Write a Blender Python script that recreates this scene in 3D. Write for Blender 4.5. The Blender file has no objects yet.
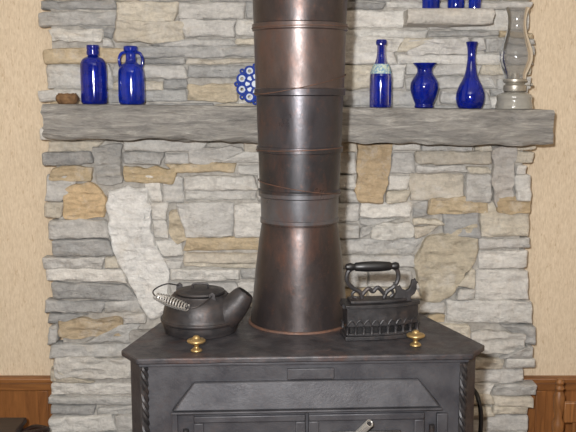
import bpy, math, random
from mathutils import Vector, Matrix, noise
random.seed(11)
S=bpy.context.scene
try:
    S.view_settings.view_transform='Standard'
    S.view_settings.look='None'
except Exception: pass

# ---------------------------------------------------------------- camera
EYE=Vector((0,0,1.72)); FPX=850.0; PITCH=math.atan(121/850)
cam_d=bpy.data.cameras.new('camera'); cam=bpy.data.objects.new('camera',cam_d)
S.collection.objects.link(cam); S.camera=cam
cam.location=EYE; cam.rotation_euler=(math.pi/2-PITCH,0,0)
cam_d.sensor_width=36; cam_d.lens=FPX/576*36; cam_d.clip_start=0.02
FW=Vector((0,math.cos(PITCH),-math.sin(PITCH))); UP=Vector((0,math.sin(PITCH),math.cos(PITCH)))
# measured photo bearings -> real positions on real planes
def ray(u,v): return FW+Vector((1,0,0))*((u-288)/FPX)+UP*((216-v)/FPX)
def P(u,v,d):
    r=ray(u,v); return EYE+r*(d/r.y)
def onplane(u,v,p0,n):
    r=ray(u,v); return EYE+r*((p0-EYE).dot(n)/r.dot(n))

# ---------------------------------------------------------------- colour / materials
def lin(c):
    c/=255.0
    return c/12.92 if c<=0.04045 else ((c+0.055)/1.055)**2.4
def C(r,g,b): return (lin(r),lin(g),lin(b),1)
def newmat(name,rough=0.6,metal=0.0,col=None):
    m=bpy.data.materials.new(name); m.use_nodes=True; nt=m.node_tree
    b=nt.nodes['Principled BSDF']; b.inputs['Roughness'].default_value=rough
    b.inputs['Metallic'].default_value=metal
    if col: b.inputs['Base Color'].default_value=col
    return m,nt,b
def coords(nt,scale=(1,1,1)):
    tc=nt.nodes.new('ShaderNodeTexCoord'); mp=nt.nodes.new('ShaderNodeMapping')
    mp.inputs['Scale'].default_value=scale
    nt.links.new(tc.outputs['Object'],mp.inputs['Vector']); return mp.outputs['Vector']
def nz(nt,vec,scale,detail=6,rough=0.6,dist=0.0):
    n=nt.nodes.new('ShaderNodeTexNoise'); n.inputs['Scale'].default_value=scale
    n.inputs['Detail'].default_value=detail; n.inputs['Roughness'].default_value=rough
    n.inputs['Distortion'].default_value=dist
    nt.links.new(vec,n.inputs['Vector']); return n.outputs['Fac']
def ramp(nt,fac,stops,interp='LINEAR'):
    r=nt.nodes.new('ShaderNodeValToRGB'); el=r.color_ramp.elements; r.color_ramp.interpolation=interp
    el[0].position=stops[0][0]; el[0].color=stops[0][1]
    el[1].position=stops[-1][0]; el[1].color=stops[-1][1]
    for p,c in stops[1:-1]:
        e=el.new(p); e.color=c
    nt.links.new(fac,r.inputs['Fac']); return r.outputs['Color']
def mix(nt,fac,a,b,mode='MIX'):
    m=nt.nodes.new('ShaderNodeMix'); m.data_type='RGBA'; m.blend_type=mode
    if isinstance(fac,(int,float)): m.inputs[0].default_value=fac
    else: nt.links.new(fac,m.inputs[0])
    for s,i in ((a,6),(b,7)):
        if isinstance(s,tuple): m.inputs[i].default_value=s
        else: nt.links.new(s,m.inputs[i])
    return m.outputs[2]
def bump(nt,b,h,strength=0.5,dist=0.01):
    n=nt.nodes.new('ShaderNodeBump'); n.inputs['Strength'].default_value=strength
    n.inputs['Distance'].default_value=dist
    nt.links.new(h,n.inputs['Height']); nt.links.new(n.outputs['Normal'],b.inputs['Normal'])
W=(1,1,1,1); K=(0,0,0,1)
def g(x): return (x,x,x,1)

def mat_iron(name,base,base2,rust,rlo,rhi,rough,metal=0.3,sc=9.0,vs=(1,1,1),rmax=1.0,spk=0.35):
    m,nt,b=newmat(name,rough,metal)
    v=coords(nt,vs)
    c1=mix(nt,ramp(nt,nz(nt,v,sc*2.5),[(.35,K),(.65,W)]),base,base2)
    f=ramp(nt,nz(nt,v,sc,9,0.8,0.4),[(rlo,K),(rhi,g(rmax))])
    c=mix(nt,f,c1,rust)
    sp=ramp(nt,nz(nt,coords(nt),75,6,0.8),[(.55,K),(.68,g(spk))])
    c=mix(nt,sp,c,rust)
    nt.links.new(c,b.inputs['Base Color'])
    rr=ramp(nt,nz(nt,v,sc*2,8,.75),[(0.3,g(max(rough-.12,.1))),(0.7,g(rough+.2))])
    nt.links.new(rr,b.inputs['Roughness'])
    bump(nt,b,nz(nt,coords(nt),110,6,0.75),0.35,0.0025)
    return m
# stovepipe: each rolled section has weathered differently
def zf(v): return P(299,v,2.37).z
M_pipe,nt,b=newmat('stovepipe_steel',0.36,0.55)
tc=nt.nodes.new('ShaderNodeTexCoord'); sx=nt.nodes.new('ShaderNodeSeparateXYZ'); nt.links.new(tc.outputs['Object'],sx.inputs[0])
dv=nt.nodes.new('ShaderNodeMath'); dv.operation='DIVIDE'; dv.inputs[1].default_value=2.6; nt.links.new(sx.outputs['Z'],dv.inputs[0])
sec=[(0.0,C(60,54,54)),(zf(222)/2.6,C(86,86,90)),(zf(192)/2.6,C(54,53,56)),(zf(149)/2.6,C(62,60,64)),(zf(92)/2.6,C(84,74,72)),(zf(28)/2.6,C(64,58,58))]
base=ramp(nt,dv.outputs[0],sec,'CONSTANT')
v=coords(nt,(1,1,.6))
c=mix(nt,1.0,base,ramp(nt,nz(nt,v,14,8,.75),[(.3,g(.72)),(.7,g(1.3))]),'MULTIPLY')
c=mix(nt,ramp(nt,nz(nt,v,6,9,.8,.4),[(.52,K),(.74,g(.7))]),c,C(108,74,60))
c=mix(nt,ramp(nt,nz(nt,coords(nt),60,6,.8),[(.56,K),(.68,g(.3))]),c,C(116,80,64))
nt.links.new(c,b.inputs['Base Color'])
nt.links.new(ramp(nt,nz(nt,v,12,8,.75),[(.3,g(.24)),(.7,g(.5))]),b.inputs['Roughness'])
bump(nt,b,nz(nt,coords(nt),40,6,0.7),0.15,0.003)

M_stove=mat_iron('stove_cast_iron',C(56,56,61),C(76,76,80),C(84,68,62),0.56,0.78,0.46,0.35,6,(1,1,1),.6,.25)
M_top=mat_iron('stove_top_iron',C(50,50,54),C(78,76,79),C(104,74,62),0.52,0.72,0.42,0.35,9,(1,1,1),.75,.4)
M_dark=mat_iron('blackened_iron',C(38,37,39),C(58,57,59),C(76,62,56),0.52,0.75,0.42,0.35,14)
M_kettle=mat_iron('kettle_iron',C(42,41,43),C(62,59,60),C(80,62,54),0.52,0.75,0.42,0.35,14)
M_rust=mat_iron('rusty_band',C(66,54,50),C(82,64,56),C(104,72,56),0.4,0.6,0.6,0.2,30)
M_black,_,_=newmat('black_and_dark_opening',0.4,0,C(20,20,22))
M_brass,nt,b=newmat('brass',0.38,0.8,C(176,150,104)); bump(nt,b,nz(nt,coords(nt),90),0.1,0.002)
M_chrome,nt,b=newmat('spring_steel',0.35,0.7,C(190,188,184)); bump(nt,b,nz(nt,coords(nt),90),0.1,0.002)
def mat_blue(name,col,tr=0.5):
    m,nt,b=newmat(name,0.07,0,col)
    b.inputs['Transmission Weight'].default_value=tr
    b.inputs['IOR'].default_value=1.55
    c=mix(nt,ramp(nt,nz(nt,coords(nt),16,2),[(.35,K),(.65,W)]),col,(col[0]*.45,col[1]*.45,col[2]*.5,1))
    nt.links.new(c,b.inputs['Base Color'])
    return m
M_blue=mat_blue('cobalt_glass',(0.012,0.05,0.58,1))
M_blue2=mat_blue('deep_cobalt_glass',(0.008,0.028,0.44,1))
M_label,nt,b=newmat('paper_label',0.6,0,C(150,190,190))
nt.links.new(ramp(nt,nz(nt,coords(nt),120,3),[(0.4,C(110,150,180)),(0.6,C(200,210,190))]),b.inputs['Base Color'])
M_glass,nt,b=newmat('clear_glass',0.03,0,C(225,220,210))
tr=nt.nodes.new('ShaderNodeBsdfTransparent'); tr.inputs[0].default_value=(0.84,0.84,0.84,1)
gl=nt.nodes.new('ShaderNodeBsdfGlossy'); gl.inputs['Roughness'].default_value=0.08; gl.inputs[0].default_value=(.9,.93,.96,1)
df=nt.nodes.new('ShaderNodeBsdfDiffuse'); df.inputs[0].default_value=C(196,196,194)
lw=nt.nodes.new('ShaderNodeFresnel'); lw.inputs[0].default_value=1.38
m0=nt.nodes.new('ShaderNodeMixShader'); m0.inputs[0].default_value=.12
ms=nt.nodes.new('ShaderNodeMixShader')
nt.links.new(tr.outputs[0],m0.inputs[1]); nt.links.new(df.outputs[0],m0.inputs[2])
nt.links.new(lw.outputs[0],ms.inputs[0]); nt.links.new(m0.outputs[0],ms.inputs[1]); nt.links.new(gl.outputs[0],ms.inputs[2])
nt.links.new(ms.outputs[0],nt.nodes['Material Output'].inputs['Surface'])
M_font,nt,b=newmat('pressed_glass',0.12,0,C(186,184,176)); b.inputs['Transmission Weight'].default_value=0.45
bump(nt,b,nz(nt,coords(nt,(1,1,.3)),60),0.4,0.004)
M_burner,nt,b=newmat('lamp_burner_metal',0.4,0.6,C(170,166,156)); bump(nt,b,nz(nt,coords(nt),200),0.3,0.002)
M_delftw,nt,b=newmat('delft_white',0.3,0,C(200,208,220))
M_delftb,nt,b=newmat('delft_blue',0.3,0,C(34,62,148))
M_wicker,nt,b=newmat('wicker',0.8,0)
nt.links.new(ramp(nt,nz(nt,coords(nt),60),[(0.3,C(84,60,40)),(0.7,C(140,108,74))]),b.inputs['Base Color'])

def mat_stone(name,attr=True,base=None):
    m,nt,b=newmat(name,0.85)
    v=coords(nt); vs=coords(nt,(1,1,3.0))
    if attr:
        a=nt.nodes.new('ShaderNodeAttribute'); a.attribute_name='Col'; src=a.outputs['Color']
    else: src=base
    n1=ramp(nt,nz(nt,vs,12,8,0.72,0.6),[(0.28,g(0.66)),(0.5,g(0.98)),(0.72,g(1.15))])
    n2=ramp(nt,nz(nt,v,60,6,0.75),[(0.3,g(0.80)),(0.65,g(1.07))])
    c=mix(nt,1.0,src,n1,'MULTIPLY'); c=mix(nt,1.0,c,n2,'MULTIPLY')
    t=ramp(nt,nz(nt,vs,6,6,0.65,0.8),[(0.56,K),(0.78,g(0.35))])
    c=mix(nt,t,c,C(196,180,154))
    t2=ramp(nt,nz(nt,v,9,7,0.75,0.5),[(0.52,K),(0.70,g(0.5))])
    c=mix(nt,t2,c,C(222,220,216))
    nt.links.new(c,b.inputs['Base Color'])
    ad=nt.nodes.new('ShaderNodeMath'); ad.operation='ADD'
    nt.links.new(nz(nt,vs,28,8,0.75,0.5),ad.inputs[0]); nt.links.new(nz(nt,v,110,4,0.7),ad.inputs[1])
    bump(nt,b,ad.outputs[0],0.85,0.010)
    return m
M_stone=mat_stone('ledgestone')
M_mortar,nt,b=newmat('mortar',0.9)
nt.links.new(ramp(nt,nz(nt,coords(nt),40),[(0.3,C(138,134,128)),(0.7,C(184,180,173))]),b.inputs['Base Color'])
bump(nt,b,nz(nt,coords(nt),90),0.5,0.006)
M_mantel,nt,b=newmat('hewn_mantel',0.8)
vs=coords(nt,(0.4,1,2.6)); v=coords(nt)
c=ramp(nt,nz(nt,vs,18,9,0.8,0.6),[(0.27,C(88,87,86)),(0.43,C(140,138,135)),(0.56,C(168,165,160)),(0.70,C(216,213,207))])
c=mix(nt,ramp(nt,nz(nt,v,7,5),[(0.52,K),(0.75,g(0.3))]),c,C(164,156,144))
nt.links.new(c,b.inputs['Base Color'])
bump(nt,b,nz(nt,vs,34,8,0.8,0.4),1.0,0.014)
M_paper,nt,b=newmat('wallpaper',0.85)
f=nz(nt,coords(nt,(1,1,0.22)),230,3,0.6); f2=nz(nt,coords(nt,(1,1,0.3)),120,2,0.6)
c=ramp(nt,f,[(0.3,C(200,182,156)),(0.5,C(211,194,169)),(0.68,C(220,204,180))])
c=mix(nt,ramp(nt,f2,[(0.62,K),(0.72,g(0.5))]),c,C(176,150,118))
nt.links.new(c,b.inputs['Base Color']); bump(nt,b,f,0.2,0.002)
def mat_wood(name,a,bb,scale=(1,1,0.12),rough=0.45):
    m,nt,b=newmat(name,rough); f=nz(nt,coords(nt,scale),38,6,0.6,1.2)
    nt.links.new(ramp(nt,f,[(0.3,a),(0.7,bb)]),b.inputs['Base Color']); bump(nt,b,f,0.15,0.002); return m
M_wood=mat_wood('oak_panelling',C(112,70,36),C(152,100,54))
M_rail=mat_wood('oak_rail',C(110,68,34),C(150,100,54),(0.12,1,1))
M_chair=mat_wood('chair_wood',C(104,66,34),C(158,108,62))
M_dkwood=mat_wood('dark_wood',C(30,20,16),C(52,34,28),(0.15,1,1))
M_floor=mat_wood('floor_boards',C(92,62,40),C(134,94,62),(0.15,1.2,1),0.5)
M_hearth=mat_stone('hearth_slate',False,C(110,106,102))
M_ceil,nt,b=newmat('ceiling_plaster',0.9,0,C(232,228,218)); bump(nt,b,nz(nt,coords(nt),60),0.2,0.003)

# ---------------------------------------------------------------- mesh helpers
def mesh_obj(name,verts,faces,mat,parent=None,loc=None,sharp=40,cols=None,bev=0):
    me=bpy.data.meshes.new(name); me.from_pydata([tuple(x) for x in verts],[],faces); me.update()
    import bmesh
    bm=bmesh.new(); bm.from_mesh(me); bmesh.ops.recalc_face_normals(bm,faces=bm.faces); bm.to_mesh(me); bm.free()
    for p in me.polygons: p.use_smooth=True
    try: me.set_sharp_from_angle(angle=math.radians(sharp))
    except Exception: pass
    me.materials.append(mat)
    if cols:
        a=me.color_attributes.new(name='Col',type='FLOAT_COLOR',domain='POINT')
        for i,c in enumerate(cols): a.data[i].color=c
    o=bpy.data.objects.new(name,me); S.collection.objects.link(o)
    if loc is not None: o.location=loc
    if parent: o.parent=parent
    if bev:
        md=o.modifiers.new('bevel','BEVEL'); md.width=bev; md.segments=2; md.limit_method='ANGLE'
    return o
def empty(name,loc=(0,0,0),rz=0):
    o=bpy.data.objects.new(name,None); o.empty_display_size=0.05; S.collection.objects.link(o)
    o.location=loc; o.rotation_euler=(0,0,rz); return o
def lathe(prof,seg=40,cx=0,cy=0):
    V=[];F=[]
    n=len(prof)
    for r,z in prof:
        for i in range(seg):
            a=2*math.pi*i/seg; V.append((cx+r*math.cos(a),cy+r*math.sin(a),z))
    for j in range(n-1):
        for i in range(seg):
            k=(i+1)%seg; F.append((j*seg+i,j*seg+k,(j+1)*seg+k,(j+1)*seg+i))
    if prof[0][0]>1e-5: F.append(tuple(range(seg)))
    if prof[-1][0]>1e-5: F.append(tuple((n-1)*seg+i for i in range(seg)))
    return V,F
def smoothprof(pr,n=5):
    out=[]
    for i in range(len(pr)-1):
        p0=pr[max(i-1,0)];p1=pr[i];p2=pr[i+1];p3=pr[min(i+2,len(pr)-1)]
        for k in range(n):
            t=k/n
            out.append(tuple(0.5*((2*b_)+(-a_+c_)*t+(2*a_-5*b_+4*c_-d_)*t*t+(-a_+3*b_-3*c_+d_)*t**3) for a_,b_,c_,d_ in zip(p0,p1,p2,p3)))
    out.append(tuple(pr[-1])); return out
def tube(pts,rad,seg=10,closed=False):
    pts=[Vector(p) for p in pts]; n=len(pts)
    if not isinstance(rad,(list,tuple)): rad=[rad]*n
    V=[];F=[]; prev=None
    for i,p in enumerate(pts):
        if closed: t=(pts[(i+1)%n]-pts[i-1])
        else: t=pts[min(i+1,n-1)]-pts[max(i-1,0)]
        t.normalize()
        if prev is None:
            a=Vector((0,0,1)) if abs(t.z)<0.9 else Vector((1,0,0))
            nn=t.cross(a).normalized()
        else: nn=(prev-t*prev.dot(t)).normalized()
        prev=nn; bb=t.cross(nn)
        for k in range(seg):
            an=2*math.pi*k/seg; V.append(p+(nn*math.cos(an)+bb*math.sin(an))*rad[i])
    m=n if closed else n-1
    for i in range(m):
        j=(i+1)%n
        for k in range(seg):
            l=(k+1)%seg; F.append((i*seg+k,i*seg+l,j*seg+l,j*seg+k))
    if not closed:
        F.append(tuple(range(seg))); F.append(tuple((n-1)*seg+k for k in range(seg)))
    return V,F
def box(x0,x1,y0,y1,z0,z1):
    V=[(x,y,z) for z in (z0,z1) for y in (y0,y1) for x in (x0,x1)]
    return V,[(0,1,3,2),(4,5,7,6),(0,1,5,4),(2,3,7,6),(0,2,6,4),(1,3,7,5)]
def extr(poly,vec):
    n=len(poly); V=[Vector(p) for p in poly]+[Vector(p)+Vector(vec) for p in poly]
    F=[tuple(range(n)),tuple(range(n,2*n))]+[(i,(i+1)%n,n+(i+1)%n,n+i) for i in range(n)]
    return V,F
def merge(*parts):
    V=[];F=[]
    for v,f in parts:
        o=len(V); V+=list(v); F+=[tuple(i+o for i in x) for x in f]
    return V,F

# ---------------------------------------------------------------- room shell
WY=3.22; XL,XR,YB,ZC=-2.3,2.3,-1.3,2.6
HZ=.30   # raised hearth
def bx(name,a,mat,parent=None,bev=0):
    return mesh_obj(name,*box(*a),mat,parent,bev=bev)
bx('floor',(XL-.1,XR+.1,YB-.1,WY+.1,-.1,0),M_floor)
bx('ceiling',(XL-.1,XR+.1,YB-.1,WY+.1,ZC,ZC+.1),M_ceil)
bx('wall_back',(XL-.1,XR+.1,WY,WY+.1,0,ZC),M_paper)
bx('wall_left',(XL-.1,XL,YB,WY,0,ZC),M_paper)
bx('wall_right',(XR,XR+.1,YB,WY,0,ZC),M_paper)
bx('wall_front',(XL-.1,XR+.1,YB-.1,YB,0,ZC),M_paper)
CXL=P(46,0,3.1).x; CXR=P(533,0,3.1).x
zr=P(30,375,WY).z
def wains(name,x0,x1):
    e=empty(name)
    mesh_obj('panel',*box(x0,x1,WY-.015,WY,0,zr-.02),M_wood,e)
    mesh_obj('cap_rail',*box(x0,x1,WY-.04,WY,zr-.022,zr),M_rail,e,bev=.005)
    mesh_obj('under_rail',*box(x0,x1,WY-.026,WY-.0151,zr-.055,zr-.0221),M_rail,e,bev=.004)
    x=x0+.14
    while x<x1-.02:
        mesh_obj('batten',*box(x-.02,x+.02,WY-.024,WY-.0151,.12,zr-.056),M_wood,e,bev=.003); x+=.3
    mesh_obj('skirting',*box(x0,x1,WY-.03,WY-.0151,0,.12),M_rail,e,bev=.004)
wains('trim_1',XL,CXL+.02); wains('trim_2',CXR-.02,XR)

# ---------------------------------------------------------------- stone chimney
SV=[];SF=[];SC=[]
SY=3.10
def w2(u,v): 
    p=P(u,v,SY); return (p.x,p.z)
def shade(c,j=0.08):
    k=1+random.uniform(-j,j); return (c[0]*k,c[1]*k,c[2]*k,1)
PAL=[C(218,216,211)]*6+[C(208,206,202)]*5+[C(194,193,190)]*5+[C(172,172,171)]*4+[C(228,225,219)]*4+[C(216,208,192)]*3+[C(204,186,156)]*1+[C(206,198,184)]*2
def hn(x,z,s,seed): return noise.noise(Vector((x*s,z*s,seed)))
def relief(x,z,seed):
    st=hn(x*.25,z,55,seed+3)
    ch=hn(x,z,30,seed+9)
    return hn(x,z,14,seed)*.008+max(-.35,min(.35,st*1.6))*.010+(abs(ch)**.6)*.005*(1 if ch>0 else -1)
def stone_quad(tl,tr,br,bl,col,prot=None):
    pts=[w2(*q) for q in (tl,tr,br,bl)]
    w=max(pts[1][0]-pts[0][0],pts[2][0]-pts[3][0]); h=pts[0][1]-pts[3][1]
    if w<0.012 or h<0.01: return
    seed=random.uniform(0,99); yf=SY-random.uniform(0.0,0.026) if prot is None else SY-prot
    tx=random.uniform(-.009,.009); tz=random.uniform(-.007,.007)
    gap=0.0015
    def lst(L):
        e=min(.006,L*.2); n=max(2,int((L-2*e)/.010)); 
        return [0,e*.45/L,e/L]+[e/L+(1-2*e/L)*i/n for i in range(1,n)]+[1-e/L,1-e*.45/L,1]
    ss=lst(w); tt=lst(h); base=len(SV); ns=len(ss); ntt=len(tt)
    cc=shade(col)
    crs=[random.uniform(.3,1) for _ in range(4)]
    for j,t in enumerate(tt):
        for i,s in enumerate(ss):
            x=(1-t)*((1-s)*pts[0][0]+s*pts[1][0])+t*((1-s)*pts[3][0]+s*pts[2][0])
            z=(1-t)*((1-s)*pts[0][1]+s*pts[1][1])+t*((1-s)*pts[3][1]+s*pts[2][1])
            ds=min(s,1-s)*w; dt=min(t,1-t)*h
            cr=min(.015,h*.3,w*.4)*crs[(s<.5)*2+(t<.5)]
            if ds<cr and dt<cr:
                q=math.hypot(cr-ds,cr-dt)
                if q>cr:
                    k=cr/q
                    nds=cr-(cr-ds)*k; ndt=cr-(cr-dt)*k
                    x+=(nds-ds)*(1 if s<.5 else -1); z-=(ndt-dt)*(1 if t<.5 else -1)
            e=min(ds,dt)
            f=max(0,1-e/.007)
            x+= (0.5-s)*2*gap + (hn(x,z,18,seed)*.006+hn(x,z,50,seed)*.004)*(1 if ds<.01 else .3)
            z+= (t-.5)*2*gap + (hn(z,x,14,seed+7)*.006+hn(z,x,50,seed+7)*.003)*(1 if dt<.01 else .4)
            y=yf+f*f*.008 - relief(x,z,seed)*(.4 if f>0 else 1)+tx*(s-.5)*2+tz*(t-.5)*2
            SV.append((x,y,z)); SC.append(cc)
    for j in range(ntt-1):
        for i in range(ns-1):
            a=base+j*ns+i; SF.append((a,a+1,a+ns+1,a+ns))
    ring=[base+i for i in range(ns)]+[base+j*ns+ns-1 for j in range(1,ntt)]+[base+(ntt-1)*ns+i for i in range(ns-2,-1,-1)]+[base+j*ns for j in range(ntt-2,0,-1)]
    b2=len(SV); dk=(cc[0]*.8,cc[1]*.8,cc[2]*.8,1)
    for r in ring:
        x,y,z=SV[r]; SV.append((x,SY+.05,z)); SC.append(dk)
    n=len(ring)
    for i in range(n):
        k=(i+1)%n; SF.append((ring[i],ring[k],b2+k,b2+i))
def stone_poly(poly,col,prot=.02):
    pts=[w2(*q) for q in poly]; dense=[]
    n=len(pts)
    for i in range(n):
        a=pts[i];b_=pts[(i+1)%n]; L=math.hypot(a[0]-b_[0],a[1]-b_[1]); m=max(1,int(L/.008))
        for k in range(m): dense.append((a[0]+(b_[0]-a[0])*k/m,a[1]+(b_[1]-a[1])*k/m))
    for _ in range(2):
        dense=[((dense[i-1][0]+2*dense[i][0]+dense[(i+1)%len(dense)][0])/4,(dense[i-1][1]+2*dense[i][1]+dense[(i+1)%len(dense)][1])/4) for i in range(len(dense))]
    cx=sum(p[0] for p in dense)/len(dense); cz=sum(p[1] for p in dense)/len(dense)
    seed=random.uniform(0,99); cc=shade(col,.04); m=len(dense); base=len(SV)
    fac=[(1,.05+prot),(1,.010),(.97,.002),(.94,0)]+[(.94-.06*i,0) for i in range(1,15)]+[(.04,0)]
    for f,dy in fac:
        for p in dense:
            x=cx+(p[0]-cx)*f; z=cz+(p[1]-cz)*f
            x+=hn(x,z,24,seed)*.010+hn(x,z,60,seed)*.004; z+=hn(z,x,24,seed+5)*.010
            y=SY-prot+dy-(0 if dy>.04 else hn(x,z,9,seed)*.012+relief(x,z,seed)*(1 if f<.96 else .4))
            SV.append((x,y,z)); SC.append(cc)
    for j in range(len(fac)-1):
        for i in range(m):
            k=(i+1)%m; SF.append((base+j*m+i,base+j*m+k,base+(j+1)*m+k,base+(j+1)*m+i))
    SF.append(tuple(base+(len(fac)-1)*m+i for i in range(m)))
FEAT=[
 ([(107,191),(128,186),(150,188),(152,232),(160,252),(171,272),(168,312),(150,322),(136,296),(118,262),(108,232)],C(234,233,230)),
 ([(63,186),(92,183),(107,196),(105,218),(64,221)],C(214,188,150)),
 ([(357,143),(392,143),(389,175),(384,204),(356,202)],C(196,174,142)),
 ([(424,238),(478,222),(479,252),(462,282),(440,304),(421,302),(413,262)],C(196,186,166)),
 ([(92,146),(122,144),(123,184),(98,186)],C(182,180,176)),
 ([(491,146),(515,146),(512,206),(493,208)],C(196,191,185)),
 ([(124,166),(176,168),(175,184),(124,182)],C(202,182,148)),
 ([(58,320),(122,318),(124,336),(60,339)],C(192,174,146)),
 ([(428,198),(488,196),(489,213),(427,214)],C(200,182,152)),
 ([(494,197),(531,195),(531,213),(495,213)],C(196,175,142)),
 ([(50,166),(92,166),(91,180),(49,180)],C(198,179,148)),
 ([(190,148),(243,146),(245,162),(191,164)],C(208,205,200)),
 ([(115,20),(186,22),(184,42),(114,44)],C(204,196,181)),
 ([(50,28),(104,30),(103,42),(50,42)],C(220,217,210)),
 ([(344,35),(404,37),(404,52),(344,54)],C(216,213,207)),
 ([(188,84),(238,83),(239,101),(187,102)],C(200,187,164)),
 ([(405,40),(470,38),(471,54),(406,55)],C(220,217,212)),
 ([(168,210),(182,212),(190,236),(176,245),(168,232)],C(208,195,172)),
 ([(470,330),(526,332),(526,352),(470,354)],C(206,203,197)),
 ([(372,224),(412,221),(413,238),(371,240)],C(220,218,212)),
 ([(54,356),(134,358),(134,378),(54,376)],C(210,207,201)),
 ([(128,330),(158,328),(162,344),(130,348)],C(170,167,163)),
]
def ext(poly,v):
    xs=[]
    for i in range(len(poly)):
        a=poly[i];b_=poly[(i+1)%len(poly)]
        if (a[1]-v)*(b_[1]-v)<=0 and a[1]!=b_[1]:
            xs.append(a[0]+(b_[0]-a[0])*(v-a[1])/(b_[1]-a[1]))
    return (min(xs),max(xs)) if xs else None
def place(xt0,xt1,xb0,xb1,vt,vb):
    mid=(vt+vb)/2
    pieces=[(xt0,xt1,xb0,xb1)]
    for poly,_ in FEAT:
        y0=min(p[1] for p in poly); y1=max(p[1] for p in poly)
        if not (y0-1<mid<y1+1): 
            continue
        A=ext(poly,min(max(vt,y0+1),y1-1)); B=ext(poly,min(max(vb,y0+1),y1-1))
        if not A or not B: continue
        new=[]
        for (a,b_,c,d) in pieces:
            if min(A[0],B[0])>=max(b_,d) or max(A[1],B[1])<=min(a,c): new.append((a,b_,c,d)); continue
            l=(a,min(b_,A[0]),c,min(d,B[0])); r=(max(a,A[1]),b_,max(c,B[1]),d)
            for q in (l,r):
                if q[1]-q[0]>3 and q[3]-q[2]>3 and (q[1]-q[0]+q[3]-q[2])>14: new.append(q)
        pieces=new
    for (a,b_,c,d) in pieces:
        dl=random.uniform(-1.5,1.5); dr=random.uniform(-1.5,1.5); e1=random.uniform(-3,3) if b_<515 else 0
        stone_quad((a,vt+dl),(b_+e1,vt+dr),(d-e1,vb+dr),(c,vb+dl),random.choice(PAL))
v=-200
VB=572
def eL(v): return 46+0.018*max(v,-50)
def eR(v): return 533-0.016*max(v,-50)
while v<VB-6:
    H=random.uniform(21,38)
    if v+H>VB-8: H=VB+2-v
    x=eL(v)-random.uniform(0,5)
    xe=eR(v)+random.uniform(-1,5)
    while x<xe-6:
        w=random.uniform(60,160)
        if x+w>xe-28: w=xe-x
        r=random.random()
        if r<0.20 and w<140:
            xx=x
            while xx<x+w-5:
                ww=random.uniform(35,80)
                if xx+ww>x+w-16: ww=x+w-xx
                place(xx,xx+ww,xx,xx+ww,v,v+H); xx+=ww
        else:
            nl=2 if (r<0.76 or H<26) else 3
            cuts=[0]+sorted([ (i+1)/nl+random.uniform(-.15,.15) for i in range(nl-1)])+[1]
            for li in range(nl):
                a=v+H*cuts[li]; b_=v+H*cuts[li+1]; xx=x
                if x<60: xx=x+random.uniform(-6,7)
                end=x+w
                if end>xe-2: end+=random.uniform(-7,6)
                while xx<end-5:
                    ww=random.uniform(40,140)
                    if xx+ww>end-20: ww=end-xx
                    place(xx,xx+ww,xx,xx+ww,a,b_); xx+=ww
        x+=w
    v+=H
for poly,c in FEAT: stone_poly(poly,c,random.uniform(.010,.020))
chim=empty('stone_chimney')
mesh_obj('stones',SV,SF,M_stone,chim,sharp=50,cols=SC)
mesh_obj('mortar_core',*box(CXL+.012,CXR-.012,SY+.012,WY,0,ZC),M_mortar,chim)
lz=P(450,8,2.98).z; lzb=P(450,24,2.98).z
lx0=P(408,10,2.99).x; lx1=P(493,10,2.99).x
def roughbox(x0,x1,y0,y1,z0,z1,cell,amp,seed):
    nx=max(2,int((x1-x0)/cell)); ny=max(2,int((y1-y0)/cell)); nzv=max(2,int((z1-z0)/cell))
    idx={};V=[];F=[]
    def vid(i,j,k):
        if (i,j,k) not in idx: idx[(i,j,k)]=len(V); V.append([x0+(x1-x0)*i/nx,y0+(y1-y0)*j/ny,z0+(z1-z0)*k/nzv])
        return idx[(i,j,k)]
    for i in range(nx):
        for j in range(ny):
            for k in (0,nzv): F.append((vid(i,j,k),vid(i+1,j,k),vid(i+1,j+1,k),vid(i,j+1,k)))
        for k in range(nzv):
            for j in (0,ny): F.append((vid(i,j,k),vid(i+1,j,k),vid(i+1,j,k+1),vid(i,j,k+1)))
    for j in range(ny):
        for k in range(nzv):
            for i in (0,nx): F.append((vid(i,j,k),vid(i,j+1,k),vid(i,j+1,k+1),vid(i,j,k+1)))
    out=[]
    for p in V:
        q=Vector(p)
        n=noise.noise_vector(q*9+Vector((seed,0,0)))*amp+noise.noise_vector(Vector((q.x*16,q.y*30,q.z*55))+Vector((seed,0,0)))*amp*.9
        onz=min(q.z-z0,z1-q.z); ony=q.y-y0
        if onz<cell*.5 and ony<cell*.5: q.y+=.006; q.z+= .005 if q.z<(z0+z1)/2 else -.003
        top=q.z>z1-.004
        back=q.y>y1-1e-6
        q.x+=n.x; q.y+=n.y*(0.0 if back else 1); q.z+= -abs(n.z)*.12 if top else n.z
        out.append(q)
    return out,F
vv,ff=roughbox(lx0,lx1,2.97,SY+.03,lzb,lz,.014,.006,3)
mesh_obj('ledge_stone',vv,ff,M_stone,chim,sharp=60,cols=[C(208,204,197)]*len(vv))
hs=empty('hearth')
mesh_obj('slab',*box(-.76,.76,1.62,SY-.03,HZ-.05,HZ),M_hearth,hs,bev=.006)
mesh_obj('plinth',*box(-.73,.73,1.65,SY-.03,0,HZ-.0501),M_mortar,hs,bev=.006)

# ---------------------------------------------------------------- mantel
MD=2.92
pl=P(42,104,MD); pr=P(554,110,MD); slope=(pr.z-pl.z)/(pr.x-pl.x)
def mz(x): return pl.z+slope*(x-pl.x)
th=P(42,104,MD).z-P(42,139,MD).z
vv,ff=roughbox(pl.x-.004,pr.x+.002,MD,SY,-th,0,.010,.010,8)
vv=[Vector((q.x,q.y,q.z+mz(q.x))) for q in vv]
mesh_obj('mantel_shelf',vv,ff,M_mantel,sharp=40)

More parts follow.
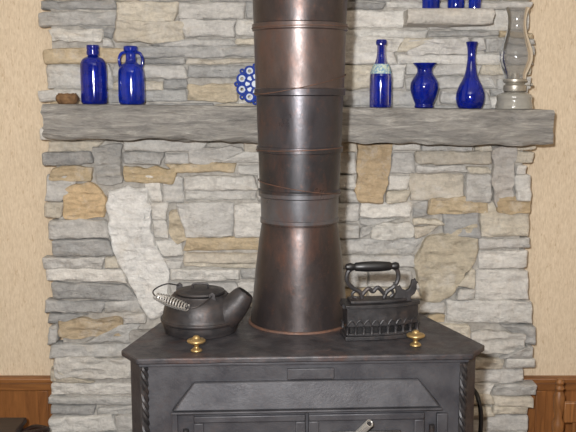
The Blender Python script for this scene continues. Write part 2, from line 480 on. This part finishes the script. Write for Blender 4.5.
# ---------------------------------------------------------------- mantel things
BD=3.0; k=BD/FPX
def stand(name,u,d=BD):
    x=P(u,105,d).x; return empty(name,(x,d,mz(x)+.0005))
def prof(pr,smooth=3,kk=None):
    kk=kk or k
    q=[(max(r,0)*kk,h*kk) for r,h in pr]
    return smoothprof(q,smooth) if smooth else q
def hollow(pr,wall=1.3):
    inner=[(max(r-wall,0.2),max(h,wall*1.5)) for r,h in reversed(pr)]
    return pr+inner
e=stand('glass_bottle',94.5)
mesh_obj('body',*lathe(prof([(0,0),(10,0),(12,1.2),(12.8,4),(12.8,20),(12.8,36),(12,41),(9.5,44.5),(5.5,46.5),(4.8,48)])),M_blue2,e)
mesh_obj('lip',*lathe(prof([(4.8,47.6),(6,48),(6.3,50.5),(5.8,53),(6.2,54),(6,57.5),(0,58)],0)),M_blue2,e)
e=stand('glass_jug',132)
mesh_obj('body',*lathe(prof([(0,0),(9.5,0),(12,1.5),(13,5),(13,18),(12.8,30),(11.8,35),(9,39),(6,41),(5,44),(5,50),(6.6,52),(7,54),(6.2,57),(0,57.4)])),M_blue,e)
for s in (-1,1):
    pts=smoothprof([(s*5*k,0,51*k),(s*9*k,0,50*k),(s*11.5*k,0,45*k),(s*11*k,0,39*k),(s*9.5*k,0,36*k)],5)
    mesh_obj('handle',*tube(pts,1.5*k),M_blue,e)
e=stand('glass_wine_bottle',380.5)
mesh_obj('body',*lathe(prof([(0,0),(9.5,0),(11,1.5),(11.2,6),(11.2,26),(10.6,33),(8.2,40),(5.6,46),(4.4,52),(4.2,60),(4.2,61)])),M_blue2,e)
mesh_obj('lip',*lathe(prof([(4.2,60.5),(5.2,61),(5.4,64),(4.8,66),(0,66.3)],0)),M_blue2,e)
mesh_obj('neck_label',*lathe(prof([(10.75,33),(9.85,36.5),(8.55,40),(7.4,42.4)],0)),M_label,e)
e=stand('glass_vase',424)
vp=[(0,0),(8,0),(9.5,1.5),(9,4),(11.5,10),(13.8,18),(13.4,25),(10,31),(7.6,35),(8,39),(11.8,43.5)]
mesh_obj('body',*lathe(prof(hollow(vp))),M_blue2,e)
e=stand('glass_decanter',470)
mesh_obj('body',*lathe(prof([(0,0),(9,0),(12,2),(14,8),(13.8,15),(11.5,22),(8.4,28),(6,34),(4.6,42),(3.8,50),(4.2,58),(5.4,63),(5.4,65),(0,65.4)])),M_blue2,e)
e=stand('oil_lamp',514)
mesh_obj('foot',*lathe(prof([(0,0),(17,0),(18,1.5),(18,4),(17,8),(17.5,12),(16,14.5),(11,16.5),(7,17.5)],3),40),M_font,e)
mesh_obj('burner',*lathe(prof([(7,17),(10.5,17.5),(11,19),(11,23),(9.5,24),(8.5,25.5),(11.5,27),(11.5,29),(9.5,30),(4,30.5),(3,35),(0,35)],0),32),M_burner,e)
mesh_obj('wick_knob',*tube([(7*k,0,24*k),(15*k,-.005,24*k),(15.1*k,-.005,24*k),(17*k,-.005,24*k)],[.0015,.0015,.006,.006]),M_burner,e)
cp=[(10.5,29.5),(11,34),(14,41),(16.2,49),(15.6,57),(12.5,66),(9.6,75),(8.6,84),(9.4,92),(11.5,98)]
V_,F_=lathe(prof(cp,4),40); F_=F_[:-2]
mesh_obj('chimney',V_,F_,M_glass,e)
e=stand('wicker_nest',67.5,2.98)
parts=[]
for j in range(7):
    rr=(8+2.2*math.sin(j/6*math.pi))*k; z=(1.2+j*1.35)*k
    parts.append(tube([(rr*math.cos(a*math.pi/12)+random.uniform(-.001,.001),rr*math.sin(a*math.pi/12),z+.0012*math.sin(a*2.1+j)) for a in range(24)],1.1*k,6,True))
mesh_obj('coils',*merge(*parts),M_wicker,e)
mesh_obj('core',*lathe(prof([(0,0),(7.5,0.2),(9.4,5),(7.6,9),(4,9.6),(0,9.2)])),M_wicker,e)
# delft trivet leaning on the stones
tx=P(255,90,3.03).x
e=empty('delft_trivet',(tx,3.035,mz(tx)+.077)); e.rotation_euler=(math.radians(-10),0,0); e.scale=(1.08,1.08,1.08)
def ringY(cx,cz,r,t,seg=24): return tube([(cx+r*math.cos(2*math.pi*i/seg),0,cz+r*math.sin(2*math.pi*i/seg)) for i in range(seg)],t,8,True)
def discY(cx,cz,r,y0,y1,seg=24):
    return extr([(cx+r*math.cos(2*math.pi*i/seg),y0,cz+r*math.sin(2*math.pi*i/seg)) for i in range(seg)],(0,y1-y0,0))
W_=[];B_=[]
for i in range(8):
    a=math.radians(22.5+45*i); c_,s_=math.cos(a),math.sin(a)
    W_.append(ringY(.046*c_,.046*s_,.0085,.0035)); B_.append(ringY(.046*c_,.046*s_,.0145,.0042))
    B_.append(tube([(.012*c_,-.003,.012*s_),(.036*c_,-.003,.036*s_)],.004,8))
    B_.append(ringY(.060*math.cos(a+.39),.060*math.sin(a+.39),.006,.003,12))
W_.append(discY(0,0,.034,-.002,.005)); B_.append(ringY(0,0,.014,.004)); B_.append(ringY(0,0,.034,.003))
mesh_obj('white_lobes',*merge(*W_),M_delftw,e); mesh_obj('blue_pattern',*merge(*B_),M_delftb,e)
for u,r,h in ((431,10,40),(456,8,30),(475,6,44)):
    q=P(u,6,3.01); e=empty('glass_tumbler' if r>9 else 'glass_cruet',(q.x,3.015,lz+.001))
    if r>9: pr_=hollow([(0,0),(r*.8,0),(r*.85,2),(r,h)])
    else: pr_=[(0,0),(r*.8,0),(r,2),(r,h*.5),(r*.8,h*.62),(r*.4,h*.72),(r*.38,h*.92),(r*.55,h*.96),(r*.5,h),(0,h)]
    mesh_obj('body',*lathe(prof(pr_,3)),M_blue,e)

# ---------------------------------------------------------------- stove
Z0=P(300,357,2.03).z
NUP=Vector((0,0,1))
def G(u,v,z=Z0): return onplane(u,v,Vector((0,0,z)),NUP)
stove=empty('wood_stove')
out=[G(136,359),G(121,350),G(181,307),G(404,305),G(485,345),G(473,354)]
TH=.016
v_,f_=extr(out,(0,0,-TH)); mesh_obj('top_plate',v_,f_,M_top,stove,bev=.004)
FL=out[0]; FR=out[5]; ex=(FR-FL).normalized(); nrm=Vector((ex.y,-ex.x,0)).normalized()
if nrm.y>0: nrm=-nrm
def inset(p,c,dd): 
    q=p-c; return c+q*(1-dd/q.length)
cen=sum(out,Vector())/6
b=[inset(p,cen,.022) for p in out]
b[0]=FL-nrm*.014+ex*.008; b[5]=FR-nrm*.014-ex*.010
BZ=HZ+.14
body=[Vector((p.x,p.y,Z0-TH)) for p in b]
v_,f_=extr(body,(0,0,BZ-(Z0-TH))); mesh_obj('firebox',v_,f_,M_stove,stove,bev=.004)
v_,f_=extr([Vector((p.x,p.y,Z0-TH-.0003)) for p in [b[0]+nrm*.006-ex*.003,b[1]-ex*.003,b[1]+Vector((.03,.04,0)),b[4]+Vector((-.03,.04,0)),b[4]+ex*.003,b[5]+nrm*.006+ex*.003]],(0,0,-.008))
mesh_obj('cornice',v_,f_,M_stove,stove,bev=.002)
F0=b[0]
def Fp(u,v,o=0.0): return onplane(u,v,F0+nrm*o,nrm)
def fbox(name,u0,u1,v0,v1,o0,o1,mat,bev=.002):
    p=Fp(u0,v0); q=Fp(u1,v1)
    poly=[Vector((p.x,p.y,p.z)),Vector((q.x,q.y,p.z)),Vector((q.x,q.y,q.z)),Vector((p.x,p.y,q.z))]
    poly=[a+nrm*o0 for a in poly]
    v_,f_=extr(poly,nrm*(o1-o0)); return mesh_obj(name,v_,f_,mat,stove,bev=bev)
fbox('damper_plate',287,334,368,378,-.002,.008,M_stove)
a1,a2=Fp(194,381),Fp(418,378)
tl,tr_=a1,a2; bl=Fp(172,409); brr=Fp(440,404)
tz=(tl.z+tr_.z)/2; bz=(bl.z+brr.z)/2
T=[Vector((tl.x,tl.y,tz)),Vector((tr_.x,tr_.y,tz)),Vector((brr.x,brr.y,bz)),Vector((bl.x,bl.y,bz))]
HV=[T[0]-nrm*.005,T[1]-nrm*.005,T[2]-nrm*.005,T[3]-nrm*.005,
    T[0]+nrm*.010,T[1]+nrm*.010,T[2]+nrm*.022-ex*.004,T[3]+nrm*.022+ex*.004]
HF=[(0,1,2,3),(4,5,6,7),(0,1,5,4),(1,2,6,5),(2,3,7,6),(3,0,4,7)]
mesh_obj('door_hood',HV,HF,M_stove,stove,bev=.004)
lipv=[T[3]+Vector((0,0,-.0003)),T[2]+Vector((0,0,-.0003)),T[2]+nrm*.028+Vector((0,0,-.0003)),T[3]+nrm*.028+Vector((0,0,-.0003))]
v_,f_=extr(lipv,(0,0,-.006)); mesh_obj('hood_lip',v_,f_,M_stove,stove,bev=.002)
dz0=bz-.010; dz1=BZ+.10
def fdoor(name,ua,ub):
    p=Fp(ua,420);q=Fp(ub,420)
    def rect(s0,s1,z0,z1,o0,o1,mat,nm):
        A=p+(q-p)*s0;B=p+(q-p)*s1
        poly=[Vector((A.x,A.y,z0)),Vector((B.x,B.y,z0)),Vector((B.x,B.y,z1)),Vector((A.x,A.y,z1))]
        v_,f_=extr([a+nrm*o0 for a in poly],nrm*(o1-o0)); mesh_obj(nm,v_,f_,mat,stove,bev=.003)
    rect(0,1,dz1,dz0,-.002,.012,M_stove,name)
    for (s0,s1,za,zb) in ((.0,1,dz0-.022,dz0-.004),(0,1,dz1,dz1+.02),(0,.09,dz1+.0201,dz0-.0221),(.91,1,dz1+.0201,dz0-.0221)):
        rect(s0,s1,za,zb,.0121,.02,M_stove,name+'_frame')
    rect(.2,.8,dz1+.05,dz0-.05,.0121,.018,M_dark,name+'_panel')
fdoor('door_left',194,305); fdoor('door_right',308,423)
for u in (186,431):
    p=Fp(u,420)
    mesh_obj('hinge',*lathe([(0,dz0-.10),(.007,dz0-.10),(.007,dz0-.04),(0,dz0-.038)],16,(p+nrm*.010).x,(p+nrm*.010).y),M_dark,stove)
fbox('jamb_left',172,180,413,520,-.002,.012,M_stove); fbox('jamb_right',436,444,412,520,-.002,.012,M_stove)
for p in (b[0]+ex*.010+nrm*.004,b[5]-ex*.010+nrm*.004):
    prt=[]
    for s in range(3):
        n_=150; zt=Z0-TH-.010; zb=BZ+.005
        prt.append(tube([(p.x+.0055*math.cos(s*2.094+i*.42),p.y+.0055*math.sin(s*2.094+i*.42),zt+(zb-zt)*i/n_) for i in range(n_+1)],.0052,6))
    mesh_obj('rope_column',*merge(*prt),M_dark,stove)
z_=BZ+.03
poly=[b[0]+ex*.05,b[5]-ex*.05,b[5]-ex*.08+nrm*.16,b[0]+ex*.08+nrm*.16]
v_,f_=extr([Vector((p.x,p.y,z_)) for p in poly],(0,0,-.02)); mesh_obj('ash_lip',v_,f_,M_stove,stove,bev=.004)
for p in (b[0],b[2],b[3],b[5]):
    q=inset(Vector((p.x,p.y,0)),Vector((cen.x,cen.y,0)),.06)
    mesh_obj('leg',*lathe([(0,HZ+.001),(.028,HZ+.001),(.024,HZ+.02),(.018,HZ+.07),(.028,BZ+.002),(0,BZ+.002)],20,q.x,q.y),M_stove,stove)
h0=Fp(350,442,.02); h1=Fp(370,423,.075)
n_=150;d_=(h1-h0);dn=d_.normalized();s1=dn.cross(Vector((0,0,1))).normalized();s2=dn.cross(s1)
mesh_obj('handle_spring',*tube([h0+d_*(.2+.8*i/n_)+(s1*math.cos(i*.62)+s2*math.sin(i*.62))*.0085 for i in range(n_+1)],.0017,6),M_chrome,stove)
mesh_obj('handle_rod',*tube([h0-nrm*.02,h0+d_*.3,h0+d_*.98],.005,10),M_dark,stove)

# stovepipe
PD=2.37; ps=PD/FPX; px=P(299.5,200,PD).x
pipe=empty('stovepipe',(px,PD,0))
pr=[(51.5,None)]+[(50.5,322),(48,302),(44.6,268),(41,240),(38.5,224),(37.8,222),(39.6,221.5),(39.6,217),(38.8,216.5),(39.3,200),(39.3,196),(41.2,195),(41.2,189),(40,188),(41.2,152),(43,151.5),(43,146),(41.6,145.5),(43,96),(45,95),(45,89),(43.8,88),(45.2,32),(46.8,31),(46.8,25),(45.4,24),(46.2,-2)]
prof_=[]
for r,vv_ in pr:
    prof_.append((r*ps,(Z0+.0005) if vv_ is None else zf(vv_)))
prof_.append((46.5*ps,ZC))
# slight hand-rolled unevenness
V_,F_=lathe(prof_,72)
mesh_obj('pipe_sections',V_,F_,M_pipe,pipe,sharp=35)
mesh_obj('base_collar',*lathe([(51.7*ps,Z0+.0004),(52.4*ps,Z0+.0004),(52.2*ps,Z0+.004),(51.6*ps,Z0+.006)],64),M_rust,pipe)
def tilted(vc,r,tilt,ph,t=.0012):
    z=zf(vc)
    return tube([(r*ps*math.cos(a),r*ps*math.sin(a),z+tilt*math.cos(a-ph)) for a in [2*math.pi*i/60 for i in range(60)]],t,6,True)
mesh_obj('wire_ties',*merge(tilted(84,45.4,.028,.4),tilted(186,41.6,.018,math.pi),tilted(148,43.4,.004,0),tilted(28,47.1,.003,1)),M_rust,pipe)

def finial(u,v):
    q=G(u,v); e=empty('brass_finial',(q.x,q.y,Z0+.0005)); kk=q.y/FPX
    mesh_obj('turning',*lathe(prof([(0,0),(5,0),(6,1.2),(5,2.6),(2.8,4),(2.6,6),(5,8),(9,10),(9.6,11.6),(8,13),(4.4,14),(3.4,15.5),(2,16.8),(0,17)],3,kk),32),M_brass,e)
finial(196.5,351.5); finial(415.5,346)

# ---------------------------------------------------------------- kettle
q=G(201,330); kk=q.y/FPX
ket=empty('cast_iron_kettle',(q.x,q.y,Z0+.0006))
mesh_obj('body',*lathe(prof([(0,0),(33,0),(37,2),(39,7),(39.4,11),(41,12),(41,14.5),(39,15.5),(37.5,24),(34,32),(28,38),(25,39),(0,39)],3,kk),56),M_kettle,ket)
mesh_obj('lid',*lathe(prof([(0,39.4),(24.5,39.4),(25.5,40.4),(24.5,42),(20,42.5),(18,43.4),(8,44.2),(0,44.5)],0,kk),40),M_kettle,ket)
lk=smoothprof([(-8,0,44),(-8,0,47),(-4,0,48.6),(4,0,48.6),(8,0,47),(8,0,44)],4)
mesh_obj('lid_loop',*tube([Vector(p)*kk for p in lk],1.2*kk,8),M_kettle,ket)
sp=smoothprof([(16,-8,12),(27,-12,20),(37,-14,30),(44,-15,39),(47,-15,43)],5)
pts=[Vector(p)*kk for p in sp]; n_=len(pts)
rad=[(19-10.5*(i/(n_-1)))*kk for i in range(n_)]; rad[-1]=8.8*kk
mesh_obj('spout',*tube(pts,rad,24),M_kettle,ket)
mesh_obj('spout_dark_mouth',*tube([pts[-1]-(pts[-1]-pts[-3])*.1,pts[-1]+(pts[-1]-pts[-2]).normalized()*.0008],7*kk,16),M_black,ket)  # black plug on the closed end, painted as the shade inside the spout
for (x,y) in ((14,-24),(-24,20)):
    mesh_obj('ear',*extr([Vector((x-4,y,34))*kk,Vector((x+4,y,34))*kk,Vector((x+3,y,43))*kk,Vector((x,y,45))*kk,Vector((x-3,y,43))*kk],(0,.006,0)),M_kettle,ket,bev=.001)
ca=Vector((-42,-26,42))*kk; cb=Vector((-8,-43,34))*kk
ea=Vector((-24,20,42))*kk; eb=Vector((14,-24,41))*kk
dd=(cb-ca); dn=dd.normalized(); s1=dn.cross(Vector((0,0,1))).normalized(); s2=dn.cross(s1); n_=190
coil=[ca+dd*(i/n_)+(s1*math.cos(i*.42)+s2*math.sin(i*.42))*(.0135*(.6+.4*math.sin(math.pi*i/n_))) for i in range(n_+1)]
mesh_obj('grip_coil',*tube(coil,.0019,6),M_chrome,ket)
bail=smoothprof([tuple(ea),tuple(Vector((-36,10,46))*kk),tuple(Vector((-46,-8,44))*kk),tuple(ca),tuple((ca+cb)/2),tuple(cb),tuple(Vector((4,-40,36))*kk),tuple(eb)],6)
mesh_obj('bail_wire',*tube(bail,.0020,8),M_dark,ket)

# ---------------------------------------------------------------- charcoal iron
q=G(381,336); kk=q.y/FPX
iron=empty('charcoal_iron',(q.x,q.y,Z0+.0006),math.radians(6))
def boat(L,w,n=14):
    pts=[]
    for i in range(n+1):
        t=i/n; x=-L/2+L*t; hw=w*(1-max(0,(t-.35)/.65)**2.4*.85)
        pts.append((x,-max(hw,0.6)))
    return pts+[(x,-y) for x,y in reversed(pts)]
def bprism(name,L,w,z0,z1,mat,bev=.0015,dx=0):
    pl_=[Vector(((x+dx)*kk,y*kk,z0*kk)) for x,y in boat(L,w)]
    v_,f_=extr(pl_,(0,0,(z1-z0)*kk)); return mesh_obj(name,v_,f_,mat,iron,bev=bev)
bprism('sole_plate',80,16,0,4,M_dark)
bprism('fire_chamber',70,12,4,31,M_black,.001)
bprism('vent_band',76,14.4,14,33,M_dark)
bprism('lower_band',76,14.4,4.05,7,M_dark)
bl_=boat(75,13.8,9)
prt=[]
for (x,y) in bl_:
    prt.append(lathe([(0,6.5*kk),(2.1*kk,6.5*kk),(1.4*kk,10*kk),(2.6*kk,14.2*kk),(0,14.2*kk)],10,x*kk,y*kk))
mesh_obj('vent_posts',*merge(*prt),M_dark,iron)
prt=[]
nb=len(bl_)//2
for s in (0,nb):
    for i in range(nb-1):
        (x0,y0),(x1,y1)=bl_[s+i],bl_[s+i+1]
        arc=[]
        for t_ in range(7):
            a=t_/6; 
            arc.append(Vector(((x0+(x1-x0)*a),(y0+(y1-y0)*a)*1.05,15.5+5*math.sin(math.pi*a)))*kk)
        prt.append(tube(arc,.9*kk,6))
mesh_obj('arches',*merge(*prt),M_dark,iron)
bprism('lid',80,16.5,33,36.5,M_dark)
bprism('lid_crown',62,11,36.5,40,M_dark,.003,-3)
def sc(pts,r=1.8): return tube([Vector(p)*kk for p in smoothprof(pts,6)],r*kk,8)
mesh_obj('supports',*merge(
  sc([(-20,0,38),(-22,0,46),(-30,0,51),(-36,0,59),(-35,0,68),(-29,0,72)],2.3),
  sc([(-20,0,46),(-26,0,48),(-30,0,46),(-30,0,42),(-26,0,41)],1.6),
  sc([(2,0,38),(5,0,46),(13,0,52),(17,0,60),(16,0,68),(12,0,72)],2.3),
  sc([(4,0,48),(10,0,48),(12,0,44),(9,0,41)],1.6),
  sc([(-20,0,44),(-14,0,50),(-9,0,47),(-4,0,51),(3,0,44)],2.2)),M_dark,iron)
hp=[(-38,1.2),(-37,3.2),(-33,4.2),(-29,3.2),(-27,4.4),(-18,5.2),(-9,5.4),(-1,5.2),(8,4.4),(10,3.2),(14,4.2),(17,3.2),(18,1.2)]
mesh_obj('grip',*tube([Vector((x,0,73))*kk for x,_ in hp],[r*kk for _,r in hp],18),M_black,iron)
roo=[(10,39.5),(13,46),(11,51),(10,56),(13,55),(15,51),(17,53),(19,49),(23,47.5),(26,49),(28,53),(28.5,57),(30,59.5),(31,57.5),(32.5,60),(33.5,57.5),(36,56),(34,54.5),(34,49),(32,44),(28,41),(29,36.5),(18,36.5),(20,40)]
mesh_obj('rooster_latch',*extr([Vector((x+2,-2.6,z))*kk for x,z in roo],(0,5.2*kk,0)),M_dark,iron,bev=.0015)
mesh_obj('hinge_barrel',*tube([Vector((-40,-9,34))*kk,Vector((-40,9,34))*kk],2.2*kk,12),M_dark,iron)

# ---------------------------------------------------------------- hose, box, chair
pts=[P(462,372,2.7),P(472,388,2.66),P(479,402,2.62),P(481,418,2.62),P(480,440,2.64),P(478,480,2.68)]
pts.append(Vector((pts[-1].x-.03,2.7,HZ+.012)))
pts[0]=Vector((pts[0].x-.06,2.74,pts[0].z+.02))
mesh_obj('air_hose',*tube(smoothprof([tuple(p) for p in pts],6),.0075,10),M_black)
q=P(27,417,2.98); fb=empty('firewood_box')
x1=q.x; x0=x1-.38; y0,y1=2.60,2.98; zt=q.z
mesh_obj('box',*box(x0+.01,x1-.01,y0+.01,y1-.01,0,zt-.022),M_dkwood,fb,bev=.004)
mesh_obj('lid',*box(x0,x1,y0,y1,zt-.0215,zt),M_dkwood,fb,bev=.005)
mesh_obj('side_handle',*tube(smoothprof([(x1-.012,y1-.12,zt-.03),(x1+.03,y1-.12,zt-.015),(x1+.075,y1-.08,zt-.02),(x1+.085,y1-.04,zt-.03),(x1+.03,y1-.02,zt-.03),(x1-.012,y1-.02,zt-.05)],5),.009,10),M_dkwood,fb)
q=P(560,378,3.0); ch=empty('spindle_back_chair',(q.x,3.0,0))
hz=q.z
def post(nm,x,y,prfl): mesh_obj(nm,*lathe(prfl,20,x,y),M_chair,ch)
bp=[(0,0),(.014,0),(.018,.1),(.016,.2),(.021,.32),(.021,.39),(.015,.42),(.020,hz-.26),(.014,hz-.235),(.022,hz-.19),(.022,hz-.17),(.013,hz-.15),(.020,hz-.11),(.021,hz-.07),(.013,hz-.05),(.018,hz-.038),(.012,hz-.028),(.017,hz-.015),(.010,hz-.003),(0,hz)]
post('back_post',0,0,bp); post('back_post',.38,0,bp)
fp=[(0,0),(.013,0),(.018,.12),(.015,.2),(.02,.3),(.018,.36),(0,.36)]
post('front_leg',0.0,-.34,fp); post('front_leg',.38,-.34,fp)
mesh_obj('seat',*box(-.03,.41,-.38,.02,.361,.385),M_chair,ch,bev=.01)
mesh_obj('top_rail',*box(.018,.362,-.009,.009,hz-.17,hz-.09),M_chair,ch,bev=.005)
mesh_obj('low_rail',*box(.016,.364,-.008,.008,.45,.48),M_chair,ch,bev=.004)
for i in range(5):
    mesh_obj('spindle',*lathe([(.006,.478),(.009,.50),(.006,hz-.168)],12,.06+.065*i,0),M_chair,ch)
for yy,zz in ((-.34,.2),(0,.2)): mesh_obj('stretcher',*tube([(0.01,yy,zz),(.19,yy,zz),(.37,yy,zz)],[.008,.011,.008]),M_chair,ch)
for xx in (0,.38): mesh_obj('stretcher',*tube([(xx,-.33,.16),(xx,-.17,.16),(xx,-.01,.16)],[.008,.011,.008]),M_chair,ch)

# ---------------------------------------------------------------- light
def area(name,loc,tgt,size,power,col=(1,1,1)):
    l=bpy.data.lights.new(name,'AREA'); l.shape='DISK'; l.size=size; l.energy=power; l.color=col
    o=bpy.data.objects.new(name,l); S.collection.objects.link(o); o.location=loc
    o.rotation_euler=(Vector(tgt)-Vector(loc)).to_track_quat('-Z','Y').to_euler(); return o
area('camera_flash',(-.11,-.05,1.84),(0,3,1.55),.06,82,(1,.99,.98))
area('ceiling_fill',(0.2,.9,2.52),(0,1.4,0),.9,7,(1,.93,.84))  # added fill light under the ceiling, no real lamp there
w=bpy.data.worlds.new('world'); S.world=w; w.use_nodes=True
w.node_tree.nodes['Background'].inputs[0].default_value=(1,.95,.88,1)
w.node_tree.nodes['Background'].inputs[1].default_value=.3
